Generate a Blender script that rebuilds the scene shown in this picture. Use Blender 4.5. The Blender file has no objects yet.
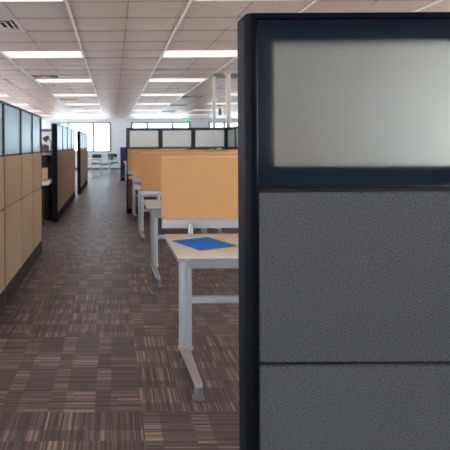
import bpy, bmesh, math, random
from mathutils import Matrix, Vector

random.seed(7)
sc = bpy.context.scene
COL = sc.collection
PI = math.pi

# ------------------------------------------------------------------ materials
def new_mat(name):
    m = bpy.data.materials.new(name)
    m.use_nodes = True
    nt = m.node_tree
    return m, nt, nt.nodes['Principled BSDF']

def N(nt, typ, **kw):
    n = nt.nodes.new(typ)
    for k, v in kw.items():
        setattr(n, k, v)
    return n

def mat(name, col, rough=0.5, metal=0.0, spec=0.5, noise=0.0, nscale=40.0, bump=0.0, bscale=200.0,
        sheen=0.0, coat=0.0):
    m, nt, p = new_mat(name)
    L = nt.links.new
    p.inputs['Base Color'].default_value = (*col, 1)
    p.inputs['Roughness'].default_value = rough
    p.inputs['Metallic'].default_value = metal
    p.inputs['Specular IOR Level'].default_value = spec
    p.inputs['Sheen Weight'].default_value = sheen
    p.inputs['Coat Weight'].default_value = coat
    tc = N(nt, 'ShaderNodeTexCoord')
    if noise:
        nz = N(nt, 'ShaderNodeTexNoise')
        nz.inputs['Scale'].default_value = nscale
        nz.inputs['Detail'].default_value = 4
        L(tc.outputs['Object'], nz.inputs['Vector'])
        r = N(nt, 'ShaderNodeValToRGB')
        r.color_ramp.elements[0].position = 0.3
        r.color_ramp.elements[1].position = 0.7
        a = tuple(max(0, c * (1 - noise)) for c in col)
        b = tuple(min(1, c * (1 + noise)) for c in col)
        r.color_ramp.elements[0].color = (*a, 1)
        r.color_ramp.elements[1].color = (*b, 1)
        L(nz.outputs['Fac'], r.inputs['Fac'])
        L(r.outputs['Color'], p.inputs['Base Color'])
    if bump:
        nb = N(nt, 'ShaderNodeTexNoise')
        nb.inputs['Scale'].default_value = bscale
        nb.inputs['Detail'].default_value = 3
        L(tc.outputs['Object'], nb.inputs['Vector'])
        bp = N(nt, 'ShaderNodeBump')
        bp.inputs['Strength'].default_value = bump
        bp.inputs['Distance'].default_value = 0.002
        L(nb.outputs['Fac'], bp.inputs['Height'])
        L(bp.outputs['Normal'], p.inputs['Normal'])
    return m

def emit_mat(name, col, strength):
    m, nt, p = new_mat(name)
    p.inputs['Base Color'].default_value = (*[0.35 * c for c in col], 1)
    p.inputs['Emission Color'].default_value = (*col, 1)
    p.inputs['Emission Strength'].default_value = strength
    return m

def fabric_mat(name, col, scale=260.0, contrast=0.3, rough=0.95):
    """woven panel cloth: two crossed fine waves broken up by noise"""
    m, nt, p = new_mat(name)
    L = nt.links.new
    tc = N(nt, 'ShaderNodeTexCoord')
    n1 = N(nt, 'ShaderNodeTexNoise'); n1.inputs['Scale'].default_value = scale; n1.inputs['Detail'].default_value = 2
    n2 = N(nt, 'ShaderNodeTexNoise'); n2.inputs['Scale'].default_value = 9; n2.inputs['Detail'].default_value = 3
    L(tc.outputs['Object'], n1.inputs['Vector']); L(tc.outputs['Object'], n2.inputs['Vector'])
    r = N(nt, 'ShaderNodeValToRGB')
    r.color_ramp.elements[0].position = 0.35; r.color_ramp.elements[1].position = 0.65
    r.color_ramp.elements[0].color = (*[c * (1 - contrast) for c in col], 1)
    r.color_ramp.elements[1].color = (*[min(1, c * (1 + contrast)) for c in col], 1)
    L(n1.outputs['Fac'], r.inputs['Fac'])
    mx = N(nt, 'ShaderNodeMix', data_type='RGBA', blend_type='MULTIPLY')
    mx.inputs[0].default_value = 0.08
    L(r.outputs['Color'], mx.inputs[6]); L(n2.outputs['Fac'], mx.inputs[7])
    L(mx.outputs[2], p.inputs['Base Color'])
    p.inputs['Roughness'].default_value = rough
    p.inputs['Specular IOR Level'].default_value = 0.25
    p.inputs['Sheen Weight'].default_value = 0.08
    b = N(nt, 'ShaderNodeBump'); b.inputs['Strength'].default_value = 0.35; b.inputs['Distance'].default_value = 0.001
    L(n1.outputs['Fac'], b.inputs['Height']); L(b.outputs['Normal'], p.inputs['Normal'])
    return m

def carpet_mat():
    """quarter-turned carpet tiles, each a field of thin broken stripes"""
    m, nt, p = new_mat('carpet')
    L = nt.links.new
    def M(op, a, b=None, c=None):
        n = N(nt, 'ShaderNodeMath', operation=op)
        for i, v in enumerate((a, b, c)):
            if v is None: continue
            if isinstance(v, (int, float)): n.inputs[i].default_value = v
            else: L(v, n.inputs[i])
        return n.outputs[0]
    tc = N(nt, 'ShaderNodeTexCoord')
    sp = N(nt, 'ShaderNodeSeparateXYZ'); L(tc.outputs['Object'], sp.inputs[0])
    x, y = sp.outputs[0], sp.outputs[1]
    xs = M('SUBTRACT', x, 0.135); ys = M('SUBTRACT', y, 2.40)
    u = M('FLOOR', M('DIVIDE', xs, 0.94)); v = M('FLOOR', M('DIVIDE', ys, 0.94))
    par = M('FLOORED_MODULO', M('ADD', u, v), 2.0)          # 1 -> stripes run across the aisle
    def lerp(a, b): return M('ADD', M('MULTIPLY', a, M('SUBTRACT', 1.0, par)), M('MULTIPLY', b, par))
    s = lerp(xs, ys); t = lerp(ys, xs)
    def white(a, b, z=0.0):
        cb = N(nt, 'ShaderNodeCombineXYZ')
        L(a, cb.inputs[0]); L(b, cb.inputs[1]); cb.inputs[2].default_value = z
        w = N(nt, 'ShaderNodeTexWhiteNoise', noise_dimensions='3D'); L(cb.outputs[0], w.inputs['Vector'])
        return w.outputs['Value']
    si = M('FLOOR', M('DIVIDE', s, 0.0068))
    blk = M('FLOOR', M('DIVIDE', t, 0.235))
    half = M('FLOOR', M('DIVIDE', t, 0.1175))
    sblk = M('FLOOR', M('DIVIDE', s, 0.235))
    w1 = white(si, blk, 0.5); w2 = white(si, half, 3.5)
    wv = M('ADD', M('MULTIPLY', w1, 0.7), M('MULTIPLY', w2, 0.3))
    narrow = M('LESS_THAN', M('FRACT', M('DIVIDE', t, 0.235)), 0.34)      # basket weave of plain dark and striped blocks
    rowa = M('LESS_THAN', M('FRACT', M('DIVIDE', s, 0.47)), 0.43)
    dark = M('SUBTRACT', 1.0, M('ABSOLUTE', M('SUBTRACT', narrow, rowa)))
    wv = M('MULTIPLY', wv, M('SUBTRACT', 1.0, M('MULTIPLY', dark, 0.22)))
    tone = M('SUBTRACT', M('ADD', 0.98, M('MULTIPLY', white(sblk, blk, 7.5), 0.22)), M('MULTIPLY', dark, 0.20))
    r = N(nt, 'ShaderNodeValToRGB'); cr = r.color_ramp
    cr.elements[0].position = 0.0; cr.elements[0].color = (*CARPET[0], 1)
    cr.elements[1].position = 1.0; cr.elements[1].color = (*CARPET[3], 1)
    e = cr.elements.new(0.45); e.color = (*CARPET[1], 1)
    e = cr.elements.new(0.76); e.color = (*CARPET[2], 1)
    L(wv, r.inputs['Fac'])
    nz = N(nt, 'ShaderNodeTexNoise'); nz.inputs['Scale'].default_value = 330; nz.inputs['Detail'].default_value = 2
    L(tc.outputs['Object'], nz.inputs['Vector'])
    tone2 = M('MULTIPLY', tone, M('ADD', 0.7, M('MULTIPLY', nz.outputs['Fac'], 0.6)))
    mx = N(nt, 'ShaderNodeMix', data_type='RGBA', blend_type='MULTIPLY'); mx.inputs[0].default_value = 1
    cc = N(nt, 'ShaderNodeCombineColor')
    for i in range(3): L(tone2, cc.inputs[i])
    L(r.outputs['Color'], mx.inputs[6]); L(cc.outputs[0], mx.inputs[7])
    L(mx.outputs[2], p.inputs['Base Color'])
    p.inputs['Roughness'].default_value = 0.40
    p.inputs['Specular IOR Level'].default_value = 0.68
    p.inputs['Sheen Weight'].default_value = 0.04
    p.inputs['Sheen Roughness'].default_value = 0.5
    bp = N(nt, 'ShaderNodeBump'); bp.inputs['Strength'].default_value = 0.4; bp.inputs['Distance'].default_value = 0.002
    L(M('ADD', M('MULTIPLY', wv, 0.5), nz.outputs['Fac']), bp.inputs['Height']); L(bp.outputs['Normal'], p.inputs['Normal'])
    return m

def front_only(nt, fac):
    """surface reflection on the outer faces of a thin sheet only"""
    g = N(nt, 'ShaderNodeNewGeometry'); a = N(nt, 'ShaderNodeMath', operation='SUBTRACT'); a.inputs[0].default_value = 1
    nt.links.new(g.outputs['Backfacing'], a.inputs[1])
    b = N(nt, 'ShaderNodeMath', operation='MULTIPLY'); nt.links.new(a.outputs[0], b.inputs[0]); nt.links.new(fac, b.inputs[1])
    return b.outputs[0]

def thin_glass(name, tint=(1, 1, 1), refl=0.08):
    m = bpy.data.materials.new(name); m.use_nodes = True
    nt = m.node_tree; nt.nodes.clear(); L = nt.links.new
    o = N(nt, 'ShaderNodeOutputMaterial'); mx = N(nt, 'ShaderNodeMixShader')
    t = N(nt, 'ShaderNodeBsdfTransparent'); g = N(nt, 'ShaderNodeBsdfGlossy')
    t.inputs[0].default_value = (*tint, 1); g.inputs['Roughness'].default_value = 0.02
    fr = N(nt, 'ShaderNodeFresnel'); fr.inputs[0].default_value = 1.45
    L(front_only(nt, fr.outputs[0]), mx.inputs[0]); L(t.outputs[0], mx.inputs[1]); L(g.outputs[0], mx.inputs[2])
    L(mx.outputs[0], o.inputs[0])
    return m

def frosted(name, trans_col, rough, diff_col, diff_fac, transl_col, transl_fac, gloss=0.3, ior=1.4):
    """frosted sheet: rough see-through + some milky scatter + faint surface reflection"""
    m = bpy.data.materials.new(name); m.use_nodes = True
    nt = m.node_tree; nt.nodes.clear(); L = nt.links.new
    o = N(nt, 'ShaderNodeOutputMaterial')
    rf = N(nt, 'ShaderNodeBsdfRefraction'); rf.inputs['Color'].default_value = (*trans_col, 1)
    rf.inputs['Roughness'].default_value = rough; rf.inputs['IOR'].default_value = ior
    tl = N(nt, 'ShaderNodeBsdfTranslucent'); tl.inputs[0].default_value = (*transl_col, 1)
    df = N(nt, 'ShaderNodeBsdfDiffuse'); df.inputs[0].default_value = (*diff_col, 1)
    gl = N(nt, 'ShaderNodeBsdfGlossy'); gl.inputs['Roughness'].default_value = gloss
    lw = N(nt, 'ShaderNodeFresnel'); lw.inputs[0].default_value = 1.2
    m1 = N(nt, 'ShaderNodeMixShader'); m1.inputs[0].default_value = transl_fac
    m2 = N(nt, 'ShaderNodeMixShader'); m2.inputs[0].default_value = diff_fac
    m3 = N(nt, 'ShaderNodeMixShader')
    L(rf.outputs[0], m1.inputs[1]); L(tl.outputs[0], m1.inputs[2])
    L(m1.outputs[0], m2.inputs[1]); L(df.outputs[0], m2.inputs[2])
    L(front_only(nt, lw.outputs[0]), m3.inputs[0]); L(m2.outputs[0], m3.inputs[1]); L(gl.outputs[0], m3.inputs[2])
    L(m3.outputs[0], o.inputs[0])
    return m

CARPET = [(0.022, 0.018, 0.019), (0.116, 0.084, 0.081), (0.235, 0.166, 0.142), (0.60, 0.43, 0.30)]
LAMP = 0.88
SKY = 9.5
UPLIGHT = 16.0

MT = {
    'carpet': carpet_mat(),
    'ceil': mat('ceiling_tile', (0.70, 0.565, 0.505), 0.42, spec=0.5, noise=0.05, nscale=60, bump=0.15, bscale=350),
    'tbar': mat('ceiling_tee', (0.86, 0.84, 0.83), 0.35),
    'lampframe': mat('lamp_frame', (0.8, 0.78, 0.77), 0.5),
    'lamp': emit_mat('lamp_diffuser', (1.0, 0.90, 0.86), LAMP),
    'ventwhite': mat('vent_white', (0.72, 0.68, 0.66), 0.45),
    'ventdark': mat('vent_dark', (0.06, 0.055, 0.055), 0.7),
    'ventgrey': mat('vent_grey', (0.22, 0.21, 0.21), 0.6),
    'wall': mat('wall_paint', (0.62, 0.705, 0.76), 0.8, noise=0.03, nscale=5),
    'wframe': mat('window_aluminium', (0.14, 0.17, 0.19), 0.4, metal=0.3),
    'wpane': thin_glass('window_glass'),
    'tintpane': thin_glass('daylight_dimming_glass', (0.60, 0.64, 0.67)),  # tint added to dim the daylight from the far windows
    'lighttint': thin_glass('light_tinted_glass', (0.70, 0.70, 0.70)),  # tint added to dim the farthest of the added right side windows
    'teegrey': mat('ceiling_tee_grey', (0.36, 0.31, 0.29), 0.6),
    'base': mat('baseboard_vinyl', (0.12, 0.11, 0.11), 0.5),
    'navy': mat('navy_enamel', (0.004, 0.005, 0.011), 0.5, spec=0.08, noise=0.08, nscale=30),
    'navyframe': mat('navy_frame', (0.014, 0.034, 0.085), 0.45, noise=0.05, nscale=20),
    'black': mat('black_reveal', (0.006, 0.006, 0.008), 0.6),
    'greyfab': fabric_mat('grey_panel_cloth', (0.105, 0.114, 0.125), 360, 0.52),
    'tanfab': fabric_mat('tan_panel_cloth', (0.36, 0.232, 0.138), 300, 0.08),
    'orangefab': fabric_mat('honey_screen_cloth', (0.70, 0.385, 0.165), 300, 0.08),
    'redfab': fabric_mat('brown_panel_cloth', (0.20, 0.09, 0.06), 300, 0.15),
    'bluefab': fabric_mat('navy_panel_cloth', (0.035, 0.045, 0.13), 300, 0.15),
    'darkfab': fabric_mat('charcoal_panel_cloth', (0.035, 0.028, 0.028), 300, 0.15),
    'palerail': mat('pale_blue_rail', (0.30, 0.40, 0.46), 0.4),
    'greyrail': mat('grey_rail', (0.20, 0.19, 0.18), 0.5),
    'greenfrost': frosted('green_frosted_glass', (0.90, 0.97, 0.91), 0.62, (0.72, 0.82, 0.74), 0.3, (0.80, 0.90, 0.82), 0.2, 0.3),
    'slate': mat('slate_frame', (0.045, 0.055, 0.075), 0.45),
    'honeyhighlight': mat('honey_highlight', (0.80, 0.52, 0.29), 0.5),
    'footgrey': mat('grey_glide', (0.17, 0.165, 0.17), 0.4),
    'kick': mat('brown_kick', (0.052, 0.038, 0.035), 0.85, spec=0.0, noise=0.1, nscale=20),
    'seam': mat('dark_edge', (0.03, 0.032, 0.036), 0.5),
    'frost': frosted('frosted_glass', (0.71, 0.73, 0.695), 0.58, (0.03, 0.08, 0.18), 0.09, (0.9, 0.9, 0.86), 0.02, 0.6),
    'bluefrost': frosted('pale_blue_frosted_glass', (0.62, 0.78, 0.86), 0.55, (0.40, 0.54, 0.62), 0.55, (0.62, 0.78, 0.86), 0.6, 0.25),
    'greyfrost': frosted('grey_frosted_glass', (0.97, 0.93, 0.89), 0.62, (0.88, 0.87, 0.83), 0.28, (0.95, 0.94, 0.90), 0.15, 0.3),
    'top': mat('pale_laminate', (0.92, 0.88, 0.83), 0.35, noise=0.05, nscale=12),
    'edge': mat('grey_edge_band', (0.34, 0.31, 0.29), 0.5),
    'silver': mat('silver_paint', (0.50, 0.52, 0.56), 0.38, metal=0.25, noise=0.03, nscale=30),
    'silverlite': mat('cast_silver', (0.47, 0.43, 0.41), 0.4, metal=0.35),
    'chrome': mat('chrome', (0.36, 0.38, 0.41), 0.35, metal=1.0),
    'darkplastic': mat('dark_grey_plastic', (0.09, 0.09, 0.097), 0.45),
    'blackseat': mat('black_upholstery', (0.015, 0.017, 0.022), 0.7, bump=0.2),
    'bluepaper': mat('blue_card', (0.012, 0.25, 0.85), 0.7, spec=0.2, noise=0.04, nscale=30),
    'yellowpaper': mat('yellow_card', (0.80, 0.70, 0.03), 0.5, noise=0.03),
    'white': mat('white_laminate', (0.78, 0.77, 0.75), 0.4, noise=0.02),
    'cream': mat('cream_enamel', (0.52, 0.49, 0.41), 0.4, noise=0.03),
    'clear': mat('smoky_clip', (0.45, 0.46, 0.48), 0.25),
    'green': emit_mat('exit_green', (0.02, 0.55, 0.22), 0.7),
    'exitwhite': emit_mat('exit_white', (0.85, 1.0, 0.9), 0.9),
    'bluerail': mat('blue_rail', (0.05, 0.13, 0.25), 0.4),
    'brown': mat('brown_cover', (0.14, 0.075, 0.055), 0.6, noise=0.1),
    'maroon': mat('maroon_cover', (0.13, 0.06, 0.055), 0.6, noise=0.1),
    'paper': mat('paper_white', (0.75, 0.73, 0.70), 0.7),
    'tanbox': mat('tan_card', (0.50, 0.36, 0.24), 0.7, noise=0.06),
    'brass': mat('sprinkler_metal', (0.4, 0.36, 0.32), 0.35, metal=0.8),
}

# ------------------------------------------------------------------ geometry helpers
def NB(): return bmesh.new()

def add_box(bm, lo, hi, bev=0.0, seg=2):
    lo = Vector(lo); hi = Vector(hi)
    c = (lo + hi) / 2; d = hi - lo
    r = bmesh.ops.create_cube(bm, size=1.0, matrix=Matrix.Translation(c) @ Matrix.Diagonal((*d, 1)))
    vs = r['verts']
    if bev > 0:
        es = list({e for v in vs for e in v.link_edges})
        bmesh.ops.bevel(bm, geom=es, offset=bev, segments=seg, profile=0.5, affect='EDGES', clamp_overlap=True)
    return bm

def box(lo, hi, bev=0.0, seg=2): return add_box(NB(), lo, hi, bev, seg)

def add_lathe(bm, cx, cy, prof, n=20):
    """profile [(r,z)...] turned around a vertical axis"""
    rings = []
    for r, z in prof:
        rings.append([bm.verts.new((cx + r * math.cos(2 * PI * k / n), cy + r * math.sin(2 * PI * k / n), z)) for k in range(n)])
    for a, b in zip(rings, rings[1:]):
        for k in range(n):
            bm.faces.new((a[k], a[(k + 1) % n], b[(k + 1) % n], b[k]))
    bm.faces.new(list(reversed(rings[0]))); bm.faces.new(rings[-1])
    return bm

def add_tube(bm, pts, r, n=10):
    pts = [Vector(p) for p in pts]
    rings = []
    for i, p in enumerate(pts):
        d = (pts[min(i + 1, len(pts) - 1)] - pts[max(i - 1, 0)]).normalized()
        up = Vector((0, 0, 1)) if abs(d.z) < 0.9 else Vector((1, 0, 0))
        a = d.cross(up).normalized(); b = d.cross(a).normalized()
        rr = r[i] if isinstance(r, (list, tuple)) else r
        rings.append([bm.verts.new(p + rr * (math.cos(2 * PI * k / n) * a + math.sin(2 * PI * k / n) * b)) for k in range(n)])
    for a, b in zip(rings, rings[1:]):
        for k in range(n):
            bm.faces.new((a[k], a[(k + 1) % n], b[(k + 1) % n], b[k]))
    bm.faces.new(rings[0]); bm.faces.new(list(reversed(rings[-1])))
    return bm

def roundrect(x0, y0, x1, y1, rl, rr, n=6):
    pts = []
    for cx, cy, a, r in ((x0 + rl, y0 + rl, PI, rl), (x1 - rr, y0 + rr, 1.5 * PI, rr), (x1 - rr, y1 - rr, 0, rr), (x0 + rl, y1 - rl, .5 * PI, rl)):
        for k in range(n + 1):
            pts.append((cx + r * math.cos(a + .5 * PI * k / n), cy + r * math.sin(a + .5 * PI * k / n)))
    return pts

def bent(pts, rad=0.03, n=5):
    """round the corners of a polyline"""
    pts = [Vector(p) for p in pts]; out = [pts[0]]
    for a, b, c in zip(pts, pts[1:], pts[2:]):
        p = b + (a - b).normalized() * rad; q = b + (c - b).normalized() * rad
        for k in range(n + 1):
            t = k / n
            out.append((1 - t) ** 2 * p + 2 * t * (1 - t) * b + t * t * q)
    out.append(pts[-1]); return out

def add_prism(bm, poly, z0, z1):
    """polygon in x/y pulled up from z0 to z1"""
    a = [bm.verts.new((x, y, z0)) for x, y in poly]; b = [bm.verts.new((x, y, z1)) for x, y in poly]
    n = len(poly)
    bm.faces.new(list(reversed(a))); bm.faces.new(b)
    for k in range(n): bm.faces.new((a[k], a[(k + 1) % n], b[(k + 1) % n], b[k]))
    return bm

def obj(name, bm, m, parent=None, loc=None, smooth=True, label=None):
    bmesh.ops.recalc_face_normals(bm, faces=bm.faces[:])
    me = bpy.data.meshes.new(name)
    bm.to_mesh(me); bm.free()
    me.materials.append(MT[m])
    if smooth:
        me.polygons.foreach_set('use_smooth', [True] * len(me.polygons))
        me.set_sharp_from_angle(angle=math.radians(40))
    o = bpy.data.objects.new(name, me); COL.objects.link(o)
    if parent is not None: o.parent = parent
    if loc: o.location = loc
    if label: o['label'] = label
    return o

def thing(name, label, cat, loc=(0, 0, 0), rz=0.0, group=None):
    o = bpy.data.objects.new(name, None); COL.objects.link(o)
    o.empty_display_size = 0.1
    o.location = loc; o.rotation_euler = (0, 0, rz)
    o['label'] = label; o['category'] = cat
    if group: o['group'] = group
    return o

def tag(o, label, cat, group=None):
    o['label'] = label; o['category'] = cat
    if group: o['group'] = group
    return o

def struct(name, bm, m, parent=None, smooth=False):
    o = obj(name, bm, m, parent, smooth=smooth)
    if parent is None: o['kind'] = 'structure'
    return o

def dup(src, label, loc, rz=None):
    """copy a thing with its parts and sub-parts"""
    def cp(o, parent):
        c = o.copy(); COL.objects.link(c)
        if parent is not None: c.parent = parent
        for ch in o.children: cp(ch, c)
        return c
    r = cp(src, None)
    r.location = loc
    if rz is not None: r.rotation_euler = (0, 0, rz)
    r['label'] = label
    return r

# ------------------------------------------------------------------ setting
HC = 2.72                    # ceiling height
XL, XR, YB, YF = -8.6, 9.2, -5.0, 26.0

struct('floor', box((XL, YB, -0.1), (XR, YF, 0)), 'carpet')

# ceiling: lay-in tiles, each bellying down a few millimetres between the tees
GX0 = 0.763; TX = 1.22; GY0 = 4.73; TY = 0.61
COLS = [GX0 + 2.44 * k for k in range(-3, 4)]              # left ends of the lamp columns
ROWS = [GY0 - TY + 3.05 * k for k in range(-3, 7)]         # near edges of the lamp rows
lampcells = {(round(cx, 3), round(ry, 3)) for cx in COLS for ry in ROWS if cx > XL and cx + TX < XR and ry > YB}
DIFF = [(-1.677, 5.34), (-1.677, 9.56), (-1.677, 14.44), (-1.677, 17.49), (-1.677, 20.54)]
GRIL = [(1.983, 9.56), (1.983, 13.83), (1.983, 16.88), (1.983, 19.93)]
holes = [(x, x + 0.61, y, y + 0.61) for x, y in DIFF + GRIL] + [(x, x + TX, y, y + TY) for x, y in lampcells]
bm = NB()
def inhole(xc, yc): return any(a < xc < b and c < yc < d for a, b, c, d in holes)
kx0 = int(math.floor((XL - GX0) / 0.61)); kx1 = int(math.ceil((XR - GX0) / 0.61))
ky0 = int(math.floor((YB - GY0) / TY)); ky1 = int(math.ceil((YF - GY0) / TY))
rowtilt = {j: random.uniform(-0.004, 0.004) for j in range(ky0, ky1)}
for i in range(kx0, kx1):
    for j in range(ky0, ky1):
        x0 = GX0 + i * 0.61; y0 = GY0 + j * TY
        if inhole(x0 + 0.3, y0 + 0.3): continue
        x1 = min(x0 + 0.61, XR); y1 = min(y0 + TY, YF); x0 = max(x0, XL); y0 = max(y0, YB)
        sag = random.uniform(0.003, 0.010); tl = rowtilt[j] + random.uniform(-0.001, 0.001)
        n = 5
        g = [[None] * (n + 1) for _ in range(n + 1)]
        for a in range(n + 1):
            for b in range(n + 1):
                u = a / n; w = b / n
                z = HC - sag * (1 - (2 * w - 1) ** 2) + tl * (2 * w - 1)
                if u in (0.0, 1.0): z += 0.004
                g[a][b] = bm.verts.new((x0 + (x1 - x0) * u, y0 + (y1 - y0) * w, z))
        for a in range(n):
            for b in range(n):
                bm.faces.new((g[a][b], g[a][b + 1], g[a + 1][b + 1], g[a + 1][b]))
ce = struct('ceiling', bm, 'ceil', smooth=True)
bm = NB()
for i in range(kx0, kx1 + 1):
    x = GX0 + i * 0.61
    if i % 2 == 0 and XL < x < XR: add_box(bm, (x - 0.013, YB, HC - 0.012), (x + 0.013, YF, HC + 0.02))
struct('trim_1', bm, 'tbar')
bm = NB()
for i in range(kx0, kx1 + 1):
    x = GX0 + i * 0.61
    if i % 2 == 1 and XL < x < XR:
        for j in range(ky0, ky1):
            y = GY0 + j * TY
            if y > YB and not inhole(x, y + .3): add_box(bm, (x - 0.006, y + .006, HC - 0.003), (x + 0.006, min(YF, y + TY) - .006, HC + 0.02))
for j in range(ky0, ky1 + 1):
    y = GY0 + j * TY
    if YB < y < YF: add_box(bm, (XL, y - 0.007, HC - 0.004), (XR, y + 0.007, HC + 0.02))
struct('trim_2', bm, 'teegrey')
struct('roof_slab', box((XL - .3, YB - .3, HC + 0.16), (XR + .3, YF + .3, HC + 0.3)), 'wall')

# walls with cut-through window openings
def wall_with_windows(name, axis, pos, a0, a1, wins, sill, head, thick):
    """axis 'y': wall plane at y=pos running in x; axis 'x': at x=pos running in y. thick points outward"""
    bm = NB()
    def seg(u0, u1, z0, z1):
        p0, p1 = sorted((pos, pos + thick))
        if axis == 'y': add_box(bm, (u0, p0, z0), (u1, p1, z1))
        else: add_box(bm, (p0, u0, z0), (p1, u1, z1))
    seg(a0, a1, -0.1, sill); seg(a0, a1, head, HC + 0.17)
    u = a0
    for w in wins:
        seg(u, w[0], sill, head); u = w[-1]
    seg(u, a1, sill, head)
    return struct(name, bm, 'wall')

def window(n, axis, pos, mull, sill, head, thick, pane='wpane'):
    s = 1 if thick > 0 else -1
    bm = NB(); f = 0.05
    q0 = pos + s * 0.04; q1 = pos + s * 0.10
    def bar(u0, u1, z0, z1):
        p0, p1 = sorted((q0, q1))
        if axis == 'y': add_box(bm, (u0, p0, z0), (u1, p1, z1), 0.006, 1)
        else: add_box(bm, (p0, u0, z0), (p1, u1, z1), 0.006, 1)
    bar(mull[0], mull[-1], sill, sill + 0.07); bar(mull[0], mull[-1], head - 0.07, head)
    for k, u in enumerate(mull):
        w = 0.11
        c = u + w / 2 if k == 0 else (u - w / 2 if k == len(mull) - 1 else u)
        bar(c - w / 2, c + w / 2, sill + 0.07, head - 0.07)
    o = struct('window_%d' % n, bm, 'wframe')
    for u0, u1 in zip(mull, mull[1:]):
        b = NB(); p0, p1 = sorted((pos + s * 0.068, pos + s * 0.074))
        if axis == 'y': add_box(b, (u0 + .02, p0, sill + .05), (u1 - .02, p1, head - .05))
        else: add_box(b, (p0, u0 + .02, sill + .05), (p1, u1 - .02, head - .05))
        obj('pane', b, pane, o, smooth=False)
    b = NB(); p0, p1 = sorted((pos - s * 0.05, pos + s * 0.12))
    if axis == 'y': add_box(b, (mull[0] - .04, p0, sill - .03), (mull[-1] + .04, p1, sill), .006, 1)
    else: add_box(b, (p0, mull[0] - .04, sill - .03), (p1, mull[-1] + .04, sill), .006, 1)
    obj('window_sill', b, 'white', o)
    return o

WF = [(-3.35, -2.44, -1.08, -0.12), (0.94, 1.82, 3.19, 4.15), (5.10, 5.95, 7.30, 8.4), (-7.9, -6.6, -5.3, -4.4)]
wins_sorted = sorted(WF)
SILL, HEAD = 0.95, 2.54
wall_with_windows('wall_far', 'y', YF, XL - .2, XR + .2, wins_sorted, SILL, HEAD, 0.2)
n = 0
for w in WF:
    n += 1; window(n, 'y', YF, w, SILL, HEAD, 0.2, 'tintpane')
WB = [(-7.8, -5.4, -3.0)]
wall_with_windows('wall_back', 'y', YB, XL - .2, XR + .2, WB, 0.6, HEAD, -0.2)
for w in WB:
    n += 1; window(n, 'y', YB, w, 0.6, HEAD, -0.2)
WS = [(-4.0, -1.6, 0.8), (2.0, 4.4, 6.8), (8.0, 10.4, 12.8), (13.2, 16.2, 19.2), (19.6, 22.6, 25.6)]  # side windows out of view, added to bring daylight onto ceiling and floor
WL = [WS[0], WS[2], WS[3], WS[4]]
wall_with_windows('wall_left', 'x', XL, YB, YF, WL, 0.3, HEAD, -0.2)
WR = WS[:3]
wall_with_windows('wall_right', 'x', XR, YB, YF, WR, 0.3, HEAD, 0.2)
for w in WL:
    n += 1; window(n, 'x', XL, w, 0.3, HEAD, -0.2)
for w in WR:
    n += 1; window(n, 'x', XR, w, 0.3, HEAD, 0.2, 'lighttint' if w[0] > 7 else 'wpane')
struct('baseboard_far', box((XL, YF - 0.012, 0), (XR, YF, 0.1)), 'base')

# ------------------------------------------------------------------ ceiling fittings
ORD = ['nearest', 'second', 'third', 'fourth', 'fifth', 'sixth', 'seventh', 'eighth']
def make_light():
    t = thing('ceiling_light', '', 'light', (0, 0, HC), 0, 'recessed ceiling lights')
    b = NB(); e = 0.022
    add_box(b, (0, 0, -0.004), (TX, e, .05)); add_box(b, (0, TY - e, -0.004), (TX, TY, .05))
    add_box(b, (0, e, -0.004), (e, TY - e, .05)); add_box(b, (TX - e, e, -0.004), (TX, TY - e, .05))
    add_box(b, (0, 0, .05), (TX, TY, .06))
    obj('frame', b, 'lampframe', t, smooth=False)
    b = NB()
    add_box(b, (e, e, 0.004), (TX - e, TY - e, 0.012))
    obj('diffuser', b, 'lamp', t, smooth=False)
    return t
colname = {-1.677: 'in the row over the aisle', 0.763: 'in the row over the honey desk screens',
           -4.117: 'in the leftmost row in view', 3.203: 'in the rightmost row in view',
           -6.557: 'in the row along the left wall', 5.643: 'in the row along the right wall'}
light0 = None
for cx in COLS:
    if cx < XL or cx + TX > XR: continue
    k = 0
    for ry in ROWS:
        if ry < YB: continue
        key = round(cx, 3)
        fy = ry + TY; xa = 113.5 + cx * 485 / fy; xb = 113.5 + (cx + TX) * 485 / fy
        top_y = 145 - (HC - 1.32) * 485 / fy
        seen = fy > 4 and xb > 3 and (xa < 236 or (top_y < 14 and xa < 449))
        if not seen:
            lab = 'white recessed ceiling light outside the view'
        elif key == 5.643:
            lab = 'white recessed ceiling light showing as a sliver beside the navy post'
        else:
            lab = 'white recessed ceiling light, %s %s' % (ORD[k], colname[key]); k += 1
        if light0 is None:
            light0 = make_light(); light0.location = (cx, ry, HC); light0['label'] = lab
        else:
            dup(light0, lab, (cx, ry, HC))

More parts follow.
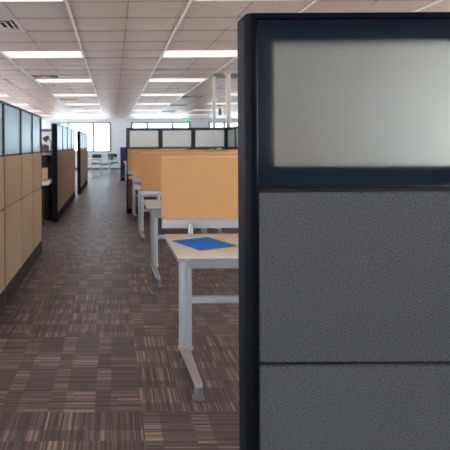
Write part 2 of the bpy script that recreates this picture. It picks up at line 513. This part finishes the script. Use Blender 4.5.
def make_diffuser():
    t = thing('ceiling_vent', '', 'vent', (0, 0, HC), 0, 'square louvred air vents')
    b = NB(); s = 0.61
    add_box(b, (0.0, 0.0, .03), (s, s, .04)); obj('backing', b, 'ventdark', t, smooth=False)
    b = NB(); e = 0.05
    add_box(b, (0, 0, -.006), (s, e, .03), .003, 1); add_box(b, (0, s - e, -.006), (s, s, .03), .003, 1)
    add_box(b, (0, e, -.006), (e, s - e, .03), .003, 1); add_box(b, (s - e, e, -.006), (s, s - e, .03), .003, 1)
    obj('frame', b, 'ventwhite', t)
    for q in range(3):
        b = NB(); a = 0.085 + q * 0.07; w = 0.020
        lo, hi = a, s - a
        # sloping square louvre ring
        o1 = [(lo, lo), (hi, lo), (hi, hi), (lo, hi)]; i1 = [(lo + w, lo + w), (hi - w, lo + w), (hi - w, hi - w), (lo + w, hi - w)]
        va = [b.verts.new((x, y, -0.005)) for x, y in o1]; vb = [b.verts.new((x, y, 0.004)) for x, y in i1]
        vc = [b.verts.new((x, y, -0.002)) for x, y in o1]; vd = [b.verts.new((x, y, 0.007)) for x, y in i1]
        for m in range(4):
            r = (m + 1) % 4
            b.faces.new((va[m], va[r], vb[r], vb[m])); b.faces.new((vc[m], vd[m], vd[r], vc[r]))
            b.faces.new((va[m], vc[m], vc[r], va[r])); b.faces.new((vb[m], vb[r], vd[r], vd[m]))
        obj('louvre', b, 'ventwhite', t, smooth=False)
    b = box((.29, .29, -.006), (.32, .32, .03), .003, 1)
    obj('hub', b, 'ventwhite', t)
    return t
d0 = make_diffuser()
for k, (x, y) in enumerate(DIFF):
    lab = 'square louvred ceiling air vent, %s along the aisle from the viewpoint' % ORD[k]
    if k == 0: d0.location = (x, y, HC); d0['label'] = lab
    else: dup(d0, lab, (x, y, HC))

def make_grille():
    t = thing('return_grille', '', 'vent', (0, 0, HC), 0, 'dark return air grilles')
    b = NB(); s = 0.61
    add_box(b, (0, 0, .03), (s, s, .04)); obj('backing', b, 'ventdark', t, smooth=False)
    b = NB(); e = 0.03
    add_box(b, (0, 0, -.005), (s, e, .03)); add_box(b, (0, s - e, -.005), (s, s, .03))
    add_box(b, (0, e, -.005), (e, s - e, .03)); add_box(b, (s - e, e, -.005), (s, s - e, .03))
    obj('frame', b, 'ventgrey', t, smooth=False)
    b = NB()
    for k in range(16):
        y = e + 0.0344 * k + 0.01
        add_box(b, (e, y, 0.0), (s - e, y + 0.012, 0.02))
    obj('slat_panel', b, 'ventgrey', t, smooth=False)
    return t
g0 = make_grille()
for k, (x, y) in enumerate(GRIL):
    lab = 'dark grey return air grille in the ceiling, %s of four beyond the honey desks' % ORD[k]
    if k == 0: g0.location = (x, y, HC); g0['label'] = lab
    else: dup(g0, lab, (x, y, HC))

def make_sprinkler():
    t = thing('ceiling_sprinkler', '', 'sprinkler', (0, 0, HC), 0, 'ceiling sprinkler heads')
    obj('escutcheon', add_lathe(NB(), 0, 0, [(0.04, 0.0), (0.04, -0.006), (0.022, -0.016)], 16), 'brass', t)
    b = add_lathe(NB(), 0, 0, [(0.012, -0.016), (0.012, -0.05), (0.007, -0.055)], 12)
    obj('body', b, 'brass', t)
    obj('deflector', add_lathe(NB(), 0, 0, [(0.022, -0.062), (0.022, -0.066), (0.006, -0.066)], 16), 'brass', t)
    return t
s0 = make_sprinkler(); s0.location = (-1.37, 11.2, HC); s0['label'] = 'small sprinkler head in the ceiling over the aisle, the nearer one'
dup(s0, 'small sprinkler head in the ceiling over the aisle, the farther one', (-1.37, 17.2, HC))
dup(s0, 'small sprinkler head in the ceiling past the honey desk screens', (1.6, 12.0, HC))

# hanging exit sign and dark box
t = thing('exit_sign', 'green exit sign hanging below the ceiling near the far windows', 'sign', (3.03, 21.3, 2.31))
obj('housing', box((0, 0.0, 0), (0.36, 0.04, 0.175), .005, 1), 'green', t)
obj('hanger', add_tube(NB(), [(.18, .02, .175), (.18, .02, HC - 2.31)], .008), 'tbar', t)
fc = bpy.data.curves.new('lettering', 'FONT'); fc.body = 'EXIT'; fc.size = 0.155; fc.extrude = 0.001
fc.align_x = 'CENTER'
fc.materials.append(MT['exitwhite'])
tmp = bpy.data.objects.new('lettering_curve', fc); COL.objects.link(tmp)
bpy.context.view_layer.update()
me = bpy.data.meshes.new_from_object(tmp.evaluated_get(bpy.context.evaluated_depsgraph_get()))
bpy.data.objects.remove(tmp)
fo = bpy.data.objects.new('lettering', me); COL.objects.link(fo); fo.parent = t
fo.location = (0.18, -0.002, 0.033); fo.rotation_euler = (PI / 2, 0, 0)
t = thing('hanging_speaker', 'small dark grey box hanging from the ceiling between the two cream poles', 'speaker', (3.95, 18.0, 2.40))
obj('cabinet', box((-.05, -.05, 0), (.05, .05, .26), .008, 1), 'darkplastic', t)
obj('hanger', add_tube(NB(), [(0, 0, .26), (0, 0, HC - 2.40)], .008), 'darkplastic', t)

# ------------------------------------------------------------------ cubicle partitions
TH = 0.088
def partition(name, label, loc, rz, mods, z, tile, glass, frame, kick='kick', posts=(True, True), post='navy',
              band=0.02, midposts=(), group=None, toprail='seam', deepframe=False, tilegap=0.006, sideband=0.042, mull='seam'):
    """local x runs along the partition, local y into its thickness; mods = widths; z = tile/glass heights"""
    kz, z1, z2, top = z
    t = thing(name, label, 'partition', loc, rz, group)
    PW = 0.026
    x = 0.0
    def mk_post(x0, x1, h, left):
        rl, rr = (0.02, 0.002) if left else (0.002, 0.02)
        obj('end_post', add_prism(NB(), roundrect(x0, -0.004, x1, TH + 0.004, rl, rr), 0.0, h), post, t)
    if posts[0]:
        mk_post(0, PW, top - 0.0145, True); x = PW + 0.002
    xs = x
    total = sum(mods)
    xe = xs + total
    for k, w in enumerate(mods):
        x0, x1 = x, x + w
        g = tilegap / 2
        if k in midposts:
            obj('mid_post', box((x0 - 0.012, -0.001, 0), (x0 + 0.03, TH, top - 0.01), .003, 1), 'seam', t)
            x0 += 0.03
        if k > 0 and k not in midposts:
            obj('mullion', box((x0 - 0.006, -0.0015, kz), (x0 + 0.006, TH + .0015, top - 0.014)), mull, t, smooth=False)
        b = box((x0, 0.012, kz * 0.6), (x1, TH - 0.012, z2 + 0.004)); obj('core', b, 'black', t, smooth=False)
        for za, zb in ((kz, z1), (z1, z2)):
            b = box((x0 + g, 0.0, za + g), (x1 - g, TH, zb - g), 0.004, 2)
            obj('fabric_tile', b, tile, t)
        # glazed module: sheet in front, framed opening behind it
        ga, gb = z2 + g + 0.003, top - 0.014
        fy0, fy1 = (0.034, 0.066) if deepframe else (0.006, TH - 0.006)
        b = NB()
        add_box(b, (x0 + g, fy0, ga), (x1 - g, fy1, ga + band)); add_box(b, (x0 + g, fy0, gb - band), (x1 - g, fy1, gb))
        add_box(b, (x0 + g, fy0, ga + band), (x0 + g + min(band, sideband), fy1, gb - band)); add_box(b, (x1 - g - min(band, sideband), fy0, ga + band), (x1 - g, fy1, gb - band))
        fr = obj('glazing_frame', b, frame, t, smooth=False)
        if deepframe:
            b = box((x0 + g, 0.010, ga), (x1 - g, 0.013, gb))
        else:
            b = box((x0 + g + min(band, sideband), 0.012, ga + band), (x1 - g - min(band, sideband), 0.018, gb - band))
        obj('frosted_sheet', b, glass, fr, smooth=False)
        x = x1
    b = NB(); ra, rb = (0.0, 0.02) if posts[0] else (xs, 0.002), (xe + PW + .002, 0.02) if posts[1] else (xe, 0.002)
    add_prism(b, roundrect(ra[0], -0.004, rb[0], TH + 0.004, ra[1], rb[1]), top - 0.014, top - 0.004)
    add_prism(b, roundrect(ra[0] + .004, 0.0, rb[0] - .004, TH, max(.001, ra[1] - .004), max(.001, rb[1] - .004)), top - 0.004, top)
    obj('top_rail', b, post if post == 'navy' and toprail == 'navy' else toprail, t)
    obj('kickplate', box((xs, 0.006, 0.0), (xe, TH - 0.006, kz - 0.002), 0.002, 1), kick, t)
    if posts[1]:
        mk_post(xe + .002, xe + .002 + PW, top - 0.0145, False)
    return t

# near grey partition that fills the right of the view
partition('cubicle_partition', 'large grey fabric partition with navy framed frosted glass, closest on the right',
          (0.327, 1.20, 0), 0, [1.05], (0.16, 0.775, 1.2045, 1.645), 'greyfab', 'frost', 'navyframe', post='navy',
          band=0.052, sideband=0.049, toprail='navy', deepframe=True, tilegap=0.009)

# left banks along the aisle
LZ = (0.165, 0.81, 1.235, 1.675)
LZ2 = (0.165, 0.81, 1.225, 1.705)
partition('cubicle_partition', 'tan partition with pale blue glass top, nearest on the left of the aisle',
          (-0.88, 3.22, 0), PI / 2, [0.68, 0.74, 0.65, 0.62], LZ, 'tanfab', 'bluefrost', 'seam', posts=(False, True), post='seam',
          band=0.005, midposts=(1,), tilegap=0.008)
partition('cubicle_partition', 'tan partition with frosted glass top and navy end post, second along the left of the aisle',
          (-0.965, 8.30, 0), PI / 2, [0.95, 0.95, 0.95, 0.95], LZ2, 'tanfab', 'bluefrost', 'palerail',
          band=0.006, tilegap=0.008, toprail='palerail', mull='greyrail')
partition('cubicle_partition', 'tan partition with navy end post, farthest along the left before the window chairs',
          (-0.885, 12.95, 0), PI / 2, [0.88, 0.88, 0.88, 0.88], LZ2, 'tanfab', 'bluefrost', 'palerail',
          band=0.006, tilegap=0.008, toprail='palerail', mull='greyrail')
# cross wall of the second cubicle, behind the small desk
partition('cubicle_partition', 'cross partition with blue top rail, behind the white desk in the left cubicle',
          (-2.33, 8.62, 0), 0, [0.6, 0.66], (0.165, 0.78, 1.19, 1.61), 'darkfab', 'greyfrost', 'bluerail', posts=(False, False),
          band=0.03, toprail='bluerail')
# dark framed row behind the honey desks, and its return
BZ = (0.10, 0.80, 1.235, 1.645)
partition('cubicle_partition', 'dark framed partition with three grey glass panes, behind the honey desk screens',
          (0.245, 9.30, 0), 0, [0.63, 0.63, 0.63], BZ, 'redfab', 'greyfrost', 'slate', kick='navy',
          band=0.038, toprail='navy')
partition('cubicle_partition', 'dark framed return partition with greenish glass, running from the cream poles towards the viewpoint',
          (2.1945, 9.392, 0), -PI / 2, [0.63, 0.63, 0.63], BZ, 'redfab', 'greenfrost', 'slate', kick='navy',
          band=0.038, toprail='navy', posts=(False, True))

# power poles
def pole(lab, x, y, w):
    t = thing('power_pole', lab, 'pole', (x, y, 0), 0, 'cream power poles')
    obj('shaft', box((-w / 2, -w / 2, 0.0), (w / 2, w / 2, HC - 0.004), .006, 2), 'cream', t)
    obj('ceiling_collar', box((-w * .8, -w * .8, HC - .03), (w * .8, w * .8, HC - .004), .004, 1), 'cream', t)
pole('slim cream power pole running up to the ceiling, the thinner left one', 2.075, 10.0, 0.052)
pole('cream power pole running up to the ceiling, the thicker right one', 2.245, 9.47, 0.075)

# ------------------------------------------------------------------ desks with honey screens
def make_desk(L, screenmat, lab, screen=True):
    W = 0.67
    t = thing('desk', lab, 'desk', (0, 0, 0), 0, 'desks with privacy screens')
    tp = obj('tabletop', box((0, 0, 0.706), (L, W, 0.73), 0.004, 2), 'top', t)
    b = NB(); e = 0.0025
    add_box(b, (-e, -e, 0.7075), (L + e, 0.004, 0.7245), .001, 1); add_box(b, (-e, W - .004, 0.7075), (L + e, W + e, 0.7245), .001, 1)
    add_box(b, (-e, .004, 0.7075), (.004, W - .004, 0.7245)); add_box(b, (L - .004, .004, 0.7075), (L + e, W - .004, 0.7245))
    obj('edge_band', b, 'edge', tp)
    cy = 0.42
    for cx in (0.098, L - 0.098):
        lg = obj('leg', add_lathe(NB(), cx, cy, [(0.036, 0.075), (0.0395, 0.08), (0.0395, 0.70), (0.039, 0.704)], 28), 'silver', t)
        obj('collar', add_lathe(NB(), cx, cy, [(0.040, 0.072), (0.046, 0.076), (0.046, 0.090), (0.041, 0.094)], 28), 'silverlite', lg)
        # cast foot: tapering bar sloping a little down to its rounded tip
        b = NB()
        prof = [(cy + 0.17, 0.021, 0.045, 0.078), (cy, 0.026, 0.035, 0.078), (cy - 0.05, 0.025, 0.045, 0.090), (0.03, 0.021, 0.062, 0.094), (-0.03, 0.021, 0.066, 0.092), (-0.048, 0.017, 0.068, 0.088), (-0.056, 0.008, 0.072, 0.084)]
        rings = []
        for yy, hw, z0, z1 in prof:
            c = 0.007
            rings.append([b.verts.new((cx + px, yy, pz)) for px, pz in
                          ((-hw, z0 + c), (-hw + c * .7, z0), (hw - c * .7, z0), (hw, z0 + c), (hw, z1 - c), (hw - c * .7, z1), (-hw + c * .7, z1), (-hw, z1 - c))])
        for r0, r1 in zip(rings, rings[1:]):
            for k in range(8): b.faces.new((r0[k], r0[(k + 1) % 8], r1[(k + 1) % 8], r1[k]))
        b.faces.new(rings[0]); b.faces.new(list(reversed(rings[-1])))
        obj('foot', b, 'silverlite', lg)
        for fy, zt in ((-0.028, 0.067), (cy - 0.005, 0.045), (cy + 0.14, 0.05)):
            pr = [(0.028, 0.0), (0.032, 0.004), (0.032, 0.013), (0.019, 0.019), (0.020, 0.024), (0.023, 0.026), (0.023, 0.033), (0.019, 0.036), (0.022, 0.040), (0.022, zt)]
            obj('levelling_foot', add_lathe(NB(), cx, fy, pr, 20), 'footgrey', lg)
    obj('stretcher', box((0.12, cy - 0.018, 0.355), (L - 0.12, cy + 0.018, 0.397), 0.006, 2), 'silver', t)
    b = NB()
    add_box(b, (0.12, cy - 0.05, 0.575), (L - 0.12, cy - 0.03, 0.70), .004, 1)
    add_box(b, (0.12, cy - 0.03, 0.575), (L - 0.12, cy + 0.06, 0.59), .004, 1)
    obj('cable_tray', b, 'silver', t)
    if not screen: return t
    sy = W + 0.004
    s = obj('privacy_screen', box((-0.018, sy, 0.822), (L - 0.018, sy + 0.03, 1.232), 0.006, 3), screenmat, t)
    obj('screen_top_highlight', box((-0.019, sy - .001, 1.2325), (L - 0.017, sy + 0.031, 1.2405), 0.003, 2), 'honeyhighlight', s)  # lighter strip added as a painted highlight along the screen top
    obj('rail', box((-0.016, sy + 0.001, 0.765), (L - 0.02, sy + 0.029, 0.822), 0.004, 2), 'silver', s)
    for bx in (0.17, L - 0.17):
        b = NB()
        add_box(b, (bx - .02, sy - 0.05, 0.7305), (bx + .02, sy, 0.738), .002, 1)
        add_lathe(b, bx, sy - 0.018, [(0.017, 0.738), (0.017, 0.765), (0.012, 0.785), (0.010, 0.80)], 14)
        add_box(b, (bx - .012, sy - .012, .76), (bx + .012, sy + .001, .80))
        obj('clamp', b, 'clear', s)
    return t
LEN = 1.10
T1 = make_desk(LEN, 'orangefab', 'honey screened desk with the blue folder, nearest on the right')
T1.location = (0.335, 2.54, 0)
dup(T1, 'honey screened desk directly behind the desk with the blue folder', (0.312, 4.55, 0))
dup(T1, 'honey screened desk, third back from the viewpoint beside the aisle', (0.292, 6.55, 0))
dup(T1, 'honey screened desk, farthest beside the aisle, against the dark framed partition', (0.282, 8.55, 0))
dup(T1, 'honey screened desk standing end to end with the third aisle desk', (0.292 + LEN + 0.012, 6.55, 0))
TN = make_desk(LEN, 'bluefab', 'far pale desk in front of the low navy panel, beyond the dark framed partition', False)
TN.location = (0.36, 16.9, 0)
t = thing('low_partition', 'low navy panel by the aisle, far beyond the dark framed partition', 'partition', (0.25, 17.75, 0))
obj('end_post', add_prism(NB(), roundrect(0, 0, .03, .07, .015, .002), 0, 1.24), 'navy', t)
obj('panel', box((.031, .008, .10), (1.45, .062, 1.225), .004, 2), 'bluefab', t)
obj('top_rail', box((.031, .002, 1.226), (1.45, .068, 1.24), .003, 1), 'navy', t)
obj('kickplate', box((.031, .012, 0), (1.45, .058, .099)), 'navy', t)

# folder and sheet on the nearest desk
def sheet(name, lab, cat, cx, cy, w, h, ang, z, th, m):
    b = NB(); add_box(b, (-w / 2, -h / 2, 0), (w / 2, h / 2, th))
    o = obj(name, b, m, smooth=False, loc=(cx, cy, z)); o.rotation_euler = (0, 0, ang)
    return tag(o, lab, cat)
sheet('yellow_sheet', 'bright yellow sheet peeking out from under the blue folder', 'paper', 0.578, 2.868, 0.262, 0.296, 0.29, 0.7302, 0.0008, 'yellowpaper')
sheet('blue_folder', 'bright blue folder lying on the nearest desk', 'folder', 0.5355, 2.8825, 0.262, 0.296, 0.43, 0.7312, 0.0025, 'bluepaper')

# ------------------------------------------------------------------ inside the second left cubicle
t = thing('corner_desk', 'white desk with black legs in the left cubicle opening', 'desk', (-2.0, 7.95, 0))
obj('tabletop', box((0, 0, 0.665), (0.93, 0.655, 0.73), .006, 2), 'white', t)
for lx in (0.05, 0.80):
    for ly in (0.05, 0.55):
        obj('leg', box((lx, ly, 0), (lx + .045, ly + .045, .665), .004, 1), 'black', t)
t = thing('file_drawers', 'black drawer pedestal under the white cubicle desk', 'cabinet', (-1.70, 8.12, 0))
obj('carcass', box((0, 0.02, 0.03), (0.40, 0.45, 0.60), .005, 1), 'darkplastic', t)
for k in range(3):
    d = obj('drawer', box((0.006, 0, 0.04 + .187 * k), (0.394, 0.02, 0.04 + .187 * k + .18), .003, 1), 'darkplastic', t)
    obj('handle', box((0.12, -.015, 0.13 + .187 * k), (0.28, 0, 0.145 + .187 * k), .003, 1), 'silver', d)
for cx, cy in ((.05, .07), (.35, .07), (.05, .4), (.35, .4)):
    obj('caster', add_lathe(NB(), cx, cy, [(.018, 0), (.02, .01), (.02, .03)], 12), 'black', t)
# shelf on the cross partition, books on it
t = thing('wall_shelf', 'pale shelf fixed to the cross partition above the white cubicle desk', 'shelf', (-1.75, 8.36, 1.15))
obj('board', box((0, 0, 0), (0.69, 0.26, 0.035), .004, 2), 'tanbox', t)
for lx in (0.08, 0.56):
    b = NB(); v = [b.verts.new(p) for p in ((lx, .26, -.16), (lx, .26, 0), (lx, .05, 0), (lx + .012, .26, -.16), (lx + .012, .26, 0), (lx + .012, .05, 0))]
    for f in ((0, 1, 2), (5, 4, 3), (0, 3, 4, 1), (1, 4, 5, 2), (2, 5, 3, 0)): b.faces.new([v[i] for i in f])
    obj('bracket', b, 'seam', t, smooth=False)
bx = -1.37
specs = [('maroon', .040, .15), ('brown', .045, .13), ('maroon', .035, .16), ('darkplastic', .04, .14), ('brown', .04, .15), ('maroon', .03, .13)]
names = {'maroon': 'maroon', 'brown': 'brown', 'darkplastic': 'charcoal'}
for k, (m, w, h) in enumerate(specs):
    b = thing('book', '%s book, %s in the row on the cubicle shelf' % (names[m], ['leftmost', 'second', 'third', 'fourth', 'fifth', 'rightmost'][k]),
              'book', (bx, 8.40, 1.1855), 0, 'books on the cubicle shelf')
    c = NB(); add_box(c, (0, 0, 0), (.004, .16, h)); add_box(c, (w - .007, 0, 0), (w - .003, .16, h)); add_box(c, (.004, 0, 0), (w - .007, .004, h))
    obj('cover', c, m, b, smooth=False)
    obj('pages', box((.0045, .0045, .004), (w - .0075, .155, h - .004)), 'paper', b, smooth=False)
    bx += w
o = obj('tan_envelope', box((0, 0, 0), (.15, .03, .21), .003, 1), 'tanbox', loc=(-1.25, 8.10, 0.7425)); o.rotation_euler = (-0.32, 0, 0.15)
tag(o, 'tan padded envelope leaning on the white cubicle desk', 'envelope')
t = thing('desk_lamp', 'dark jointed lamp on the shelf in the left cubicle', 'lamp', (-1.098, 8.44, 1.1855))
obj('base', add_lathe(NB(), 0, 0, [(.030, 0), (.032, .006), (.030, .014), (.012, .018)], 20), 'darkplastic', t)
obj('arm', add_tube(NB(), [(0, 0, .015), (.02, 0, .17), (-.04, 0, .27)], .008), 'darkplastic', t)
b = NB(); add_tube(b, [(-.035, 0, .29), (-.06, -.01, .265), (-.105, -.02, .22)], [.02, .038, .055], 16)
obj('lamp_shade', b, 'darkplastic', t)

# ------------------------------------------------------------------ far end: meeting tables and chairs
def make_chair():
    t = thing('sled_chair', '', 'chair', (0, 0, 0), 0, 'black sled base chairs by the far windows')
    b = NB(); add_box(b, (-.23, -.22, .43), (.23, .24, .48), .022, 3); obj('seat', b, 'blackseat', t)
    b = NB()
    n = 8; rows = []
    for j in range(5):
        z = .63 + .26 * j / 4; row = []
        hw = .235 - .03 * abs(j - 2) / 2
        for i in range(n + 1):
            u = -1 + 2 * i / n
            row.append((u * hw, .24 + .03 * (j / 4) - .045 * u * u, z))
        rows.append(row)
    fv = [[b.verts.new(p) for p in r] for r in rows]; bv = [[b.verts.new((p[0], p[1] + .03, p[2])) for p in r] for r in rows]
    for j in range(4):
        for i in range(n):
            b.faces.new((fv[j][i], fv[j][i + 1], fv[j + 1][i + 1], fv[j + 1][i])); b.faces.new((bv[j][i], bv[j + 1][i], bv[j + 1][i + 1], bv[j][i + 1]))
    for i in range(n):
        b.faces.new((fv[0][i], bv[0][i], bv[0][i + 1], fv[0][i + 1])); b.faces.new((fv[4][i], fv[4][i + 1], bv[4][i + 1], bv[4][i]))
    for j in range(4):
        b.faces.new((fv[j][0], fv[j + 1][0], bv[j + 1][0], bv[j][0])); b.faces.new((fv[j][n], bv[j][n], bv[j + 1][n], fv[j + 1][n]))
    obj('backrest', b, 'blackseat', t)
    for s in (-1, 1):
        b = add_tube(NB(), bent([(s * .21, .27, .86), (s * .22, .26, .44), (s * .24, -.20, .425), (s * .25, -.24, .012), (s * .25, .26, .012)], .04), .0115)
        obj('sled_frame', b, 'chrome', t)
    obj('cross_bar', add_tube(NB(), [(-.25, .25, .013), (.25, .25, .013)], .0115), 'chrome', t)
    return t
def make_table(L, W, lab):
    t = thing('meeting_table', lab, 'table', (0, 0, 0), 0, 'white tables by the far windows')
    obj('tabletop', box((-L / 2, -W / 2, .70), (L / 2, W / 2, .73), .008, 2), 'white', t)
    for sx in (-1, 1):
        for sy in (-1, 1):
            obj('leg', add_tube(NB(), [(sx * (L / 2 - .07), sy * (W / 2 - .07), 0), (sx * (L / 2 - .07), sy * (W / 2 - .07), .70)], .025), 'chrome', t)
    return t
mt = make_table(0.75, 0.75, 'white meeting table with chrome legs, left one by the far windows'); mt.location = (-0.90, 21.6, 0)
dup(mt, 'white meeting table with chrome legs, right one by the far windows', (0.12, 22.9, 0))
c0 = make_chair(); c0.location = (-0.78, 22.45, 0); c0['label'] = 'black sled base chair behind the left far meeting table'
dup(c0, 'black sled base chair behind the right far meeting table', (-0.02, 23.75, 0), 0.15)
dup(c0, 'black sled base chair turned sideways between the two far meeting tables', (-0.33, 21.9, 0), -1.9)

# ------------------------------------------------------------------ daylight, camera, colour
w = bpy.data.worlds.new('World'); sc.world = w; w.use_nodes = True
bg = w.node_tree.nodes['Background']
wt = w.node_tree
tc = N(wt, 'ShaderNodeTexCoord'); sp = N(wt, 'ShaderNodeSeparateXYZ'); wt.links.new(tc.outputs['Generated'], sp.inputs[0])
rp = N(wt, 'ShaderNodeValToRGB')                      # boosted glow added below the horizon to uplight the ceiling, pale overcast above
mr = N(wt, 'ShaderNodeMapRange'); mr.inputs[1].default_value = -1; mr.inputs[2].default_value = 1
wt.links.new(sp.outputs[2], mr.inputs[0]); wt.links.new(mr.outputs[0], rp.inputs[0])
g_ = UPLIGHT / SKY
rp.color_ramp.elements[0].position = 0.485; rp.color_ramp.elements[0].color = (0.96 * g_, 0.93 * g_, 0.92 * g_, 1)
rp.color_ramp.elements[1].position = 0.515; rp.color_ramp.elements[1].color = (0.78, 0.91, 1.0, 1)
wt.links.new(rp.outputs[0], bg.inputs[0]); bg.inputs[1].default_value = SKY

cam = bpy.data.cameras.new('Camera'); co = bpy.data.objects.new('Camera', cam); COL.objects.link(co)
co.location = (0, 0, 1.32)
ROLL = 0.005
co.rotation_euler = (Matrix.Rotation(PI / 2, 4, 'X') @ Matrix.Rotation(-ROLL, 4, 'Z')).to_euler()
cam.sensor_width = 36.0; cam.sensor_fit = 'HORIZONTAL'
cam.lens = 36.0 * 485 / 450
cam.shift_x = (225 - 113.5) / 450; cam.shift_y = -(225 - 145) / 450
cam.clip_start = 0.05
cam.dof.use_dof = True; cam.dof.focus_distance = 1.75; cam.dof.aperture_fstop = 7.5
sc.camera = co

sc.view_settings.view_transform = 'Standard'; sc.view_settings.look = 'None'
sc.view_settings.gamma = 1.0; sc.view_settings.use_curve_mapping = False
sc.view_settings.exposure = 0.2
sc.cycles.use_denoising = True
sc.cycles.max_bounces = 10; sc.cycles.diffuse_bounces = 6; sc.cycles.transparent_max_bounces = 16
sc.cycles.sample_clamp_indirect = 6.0
sc.cycles.caustics_reflective = False
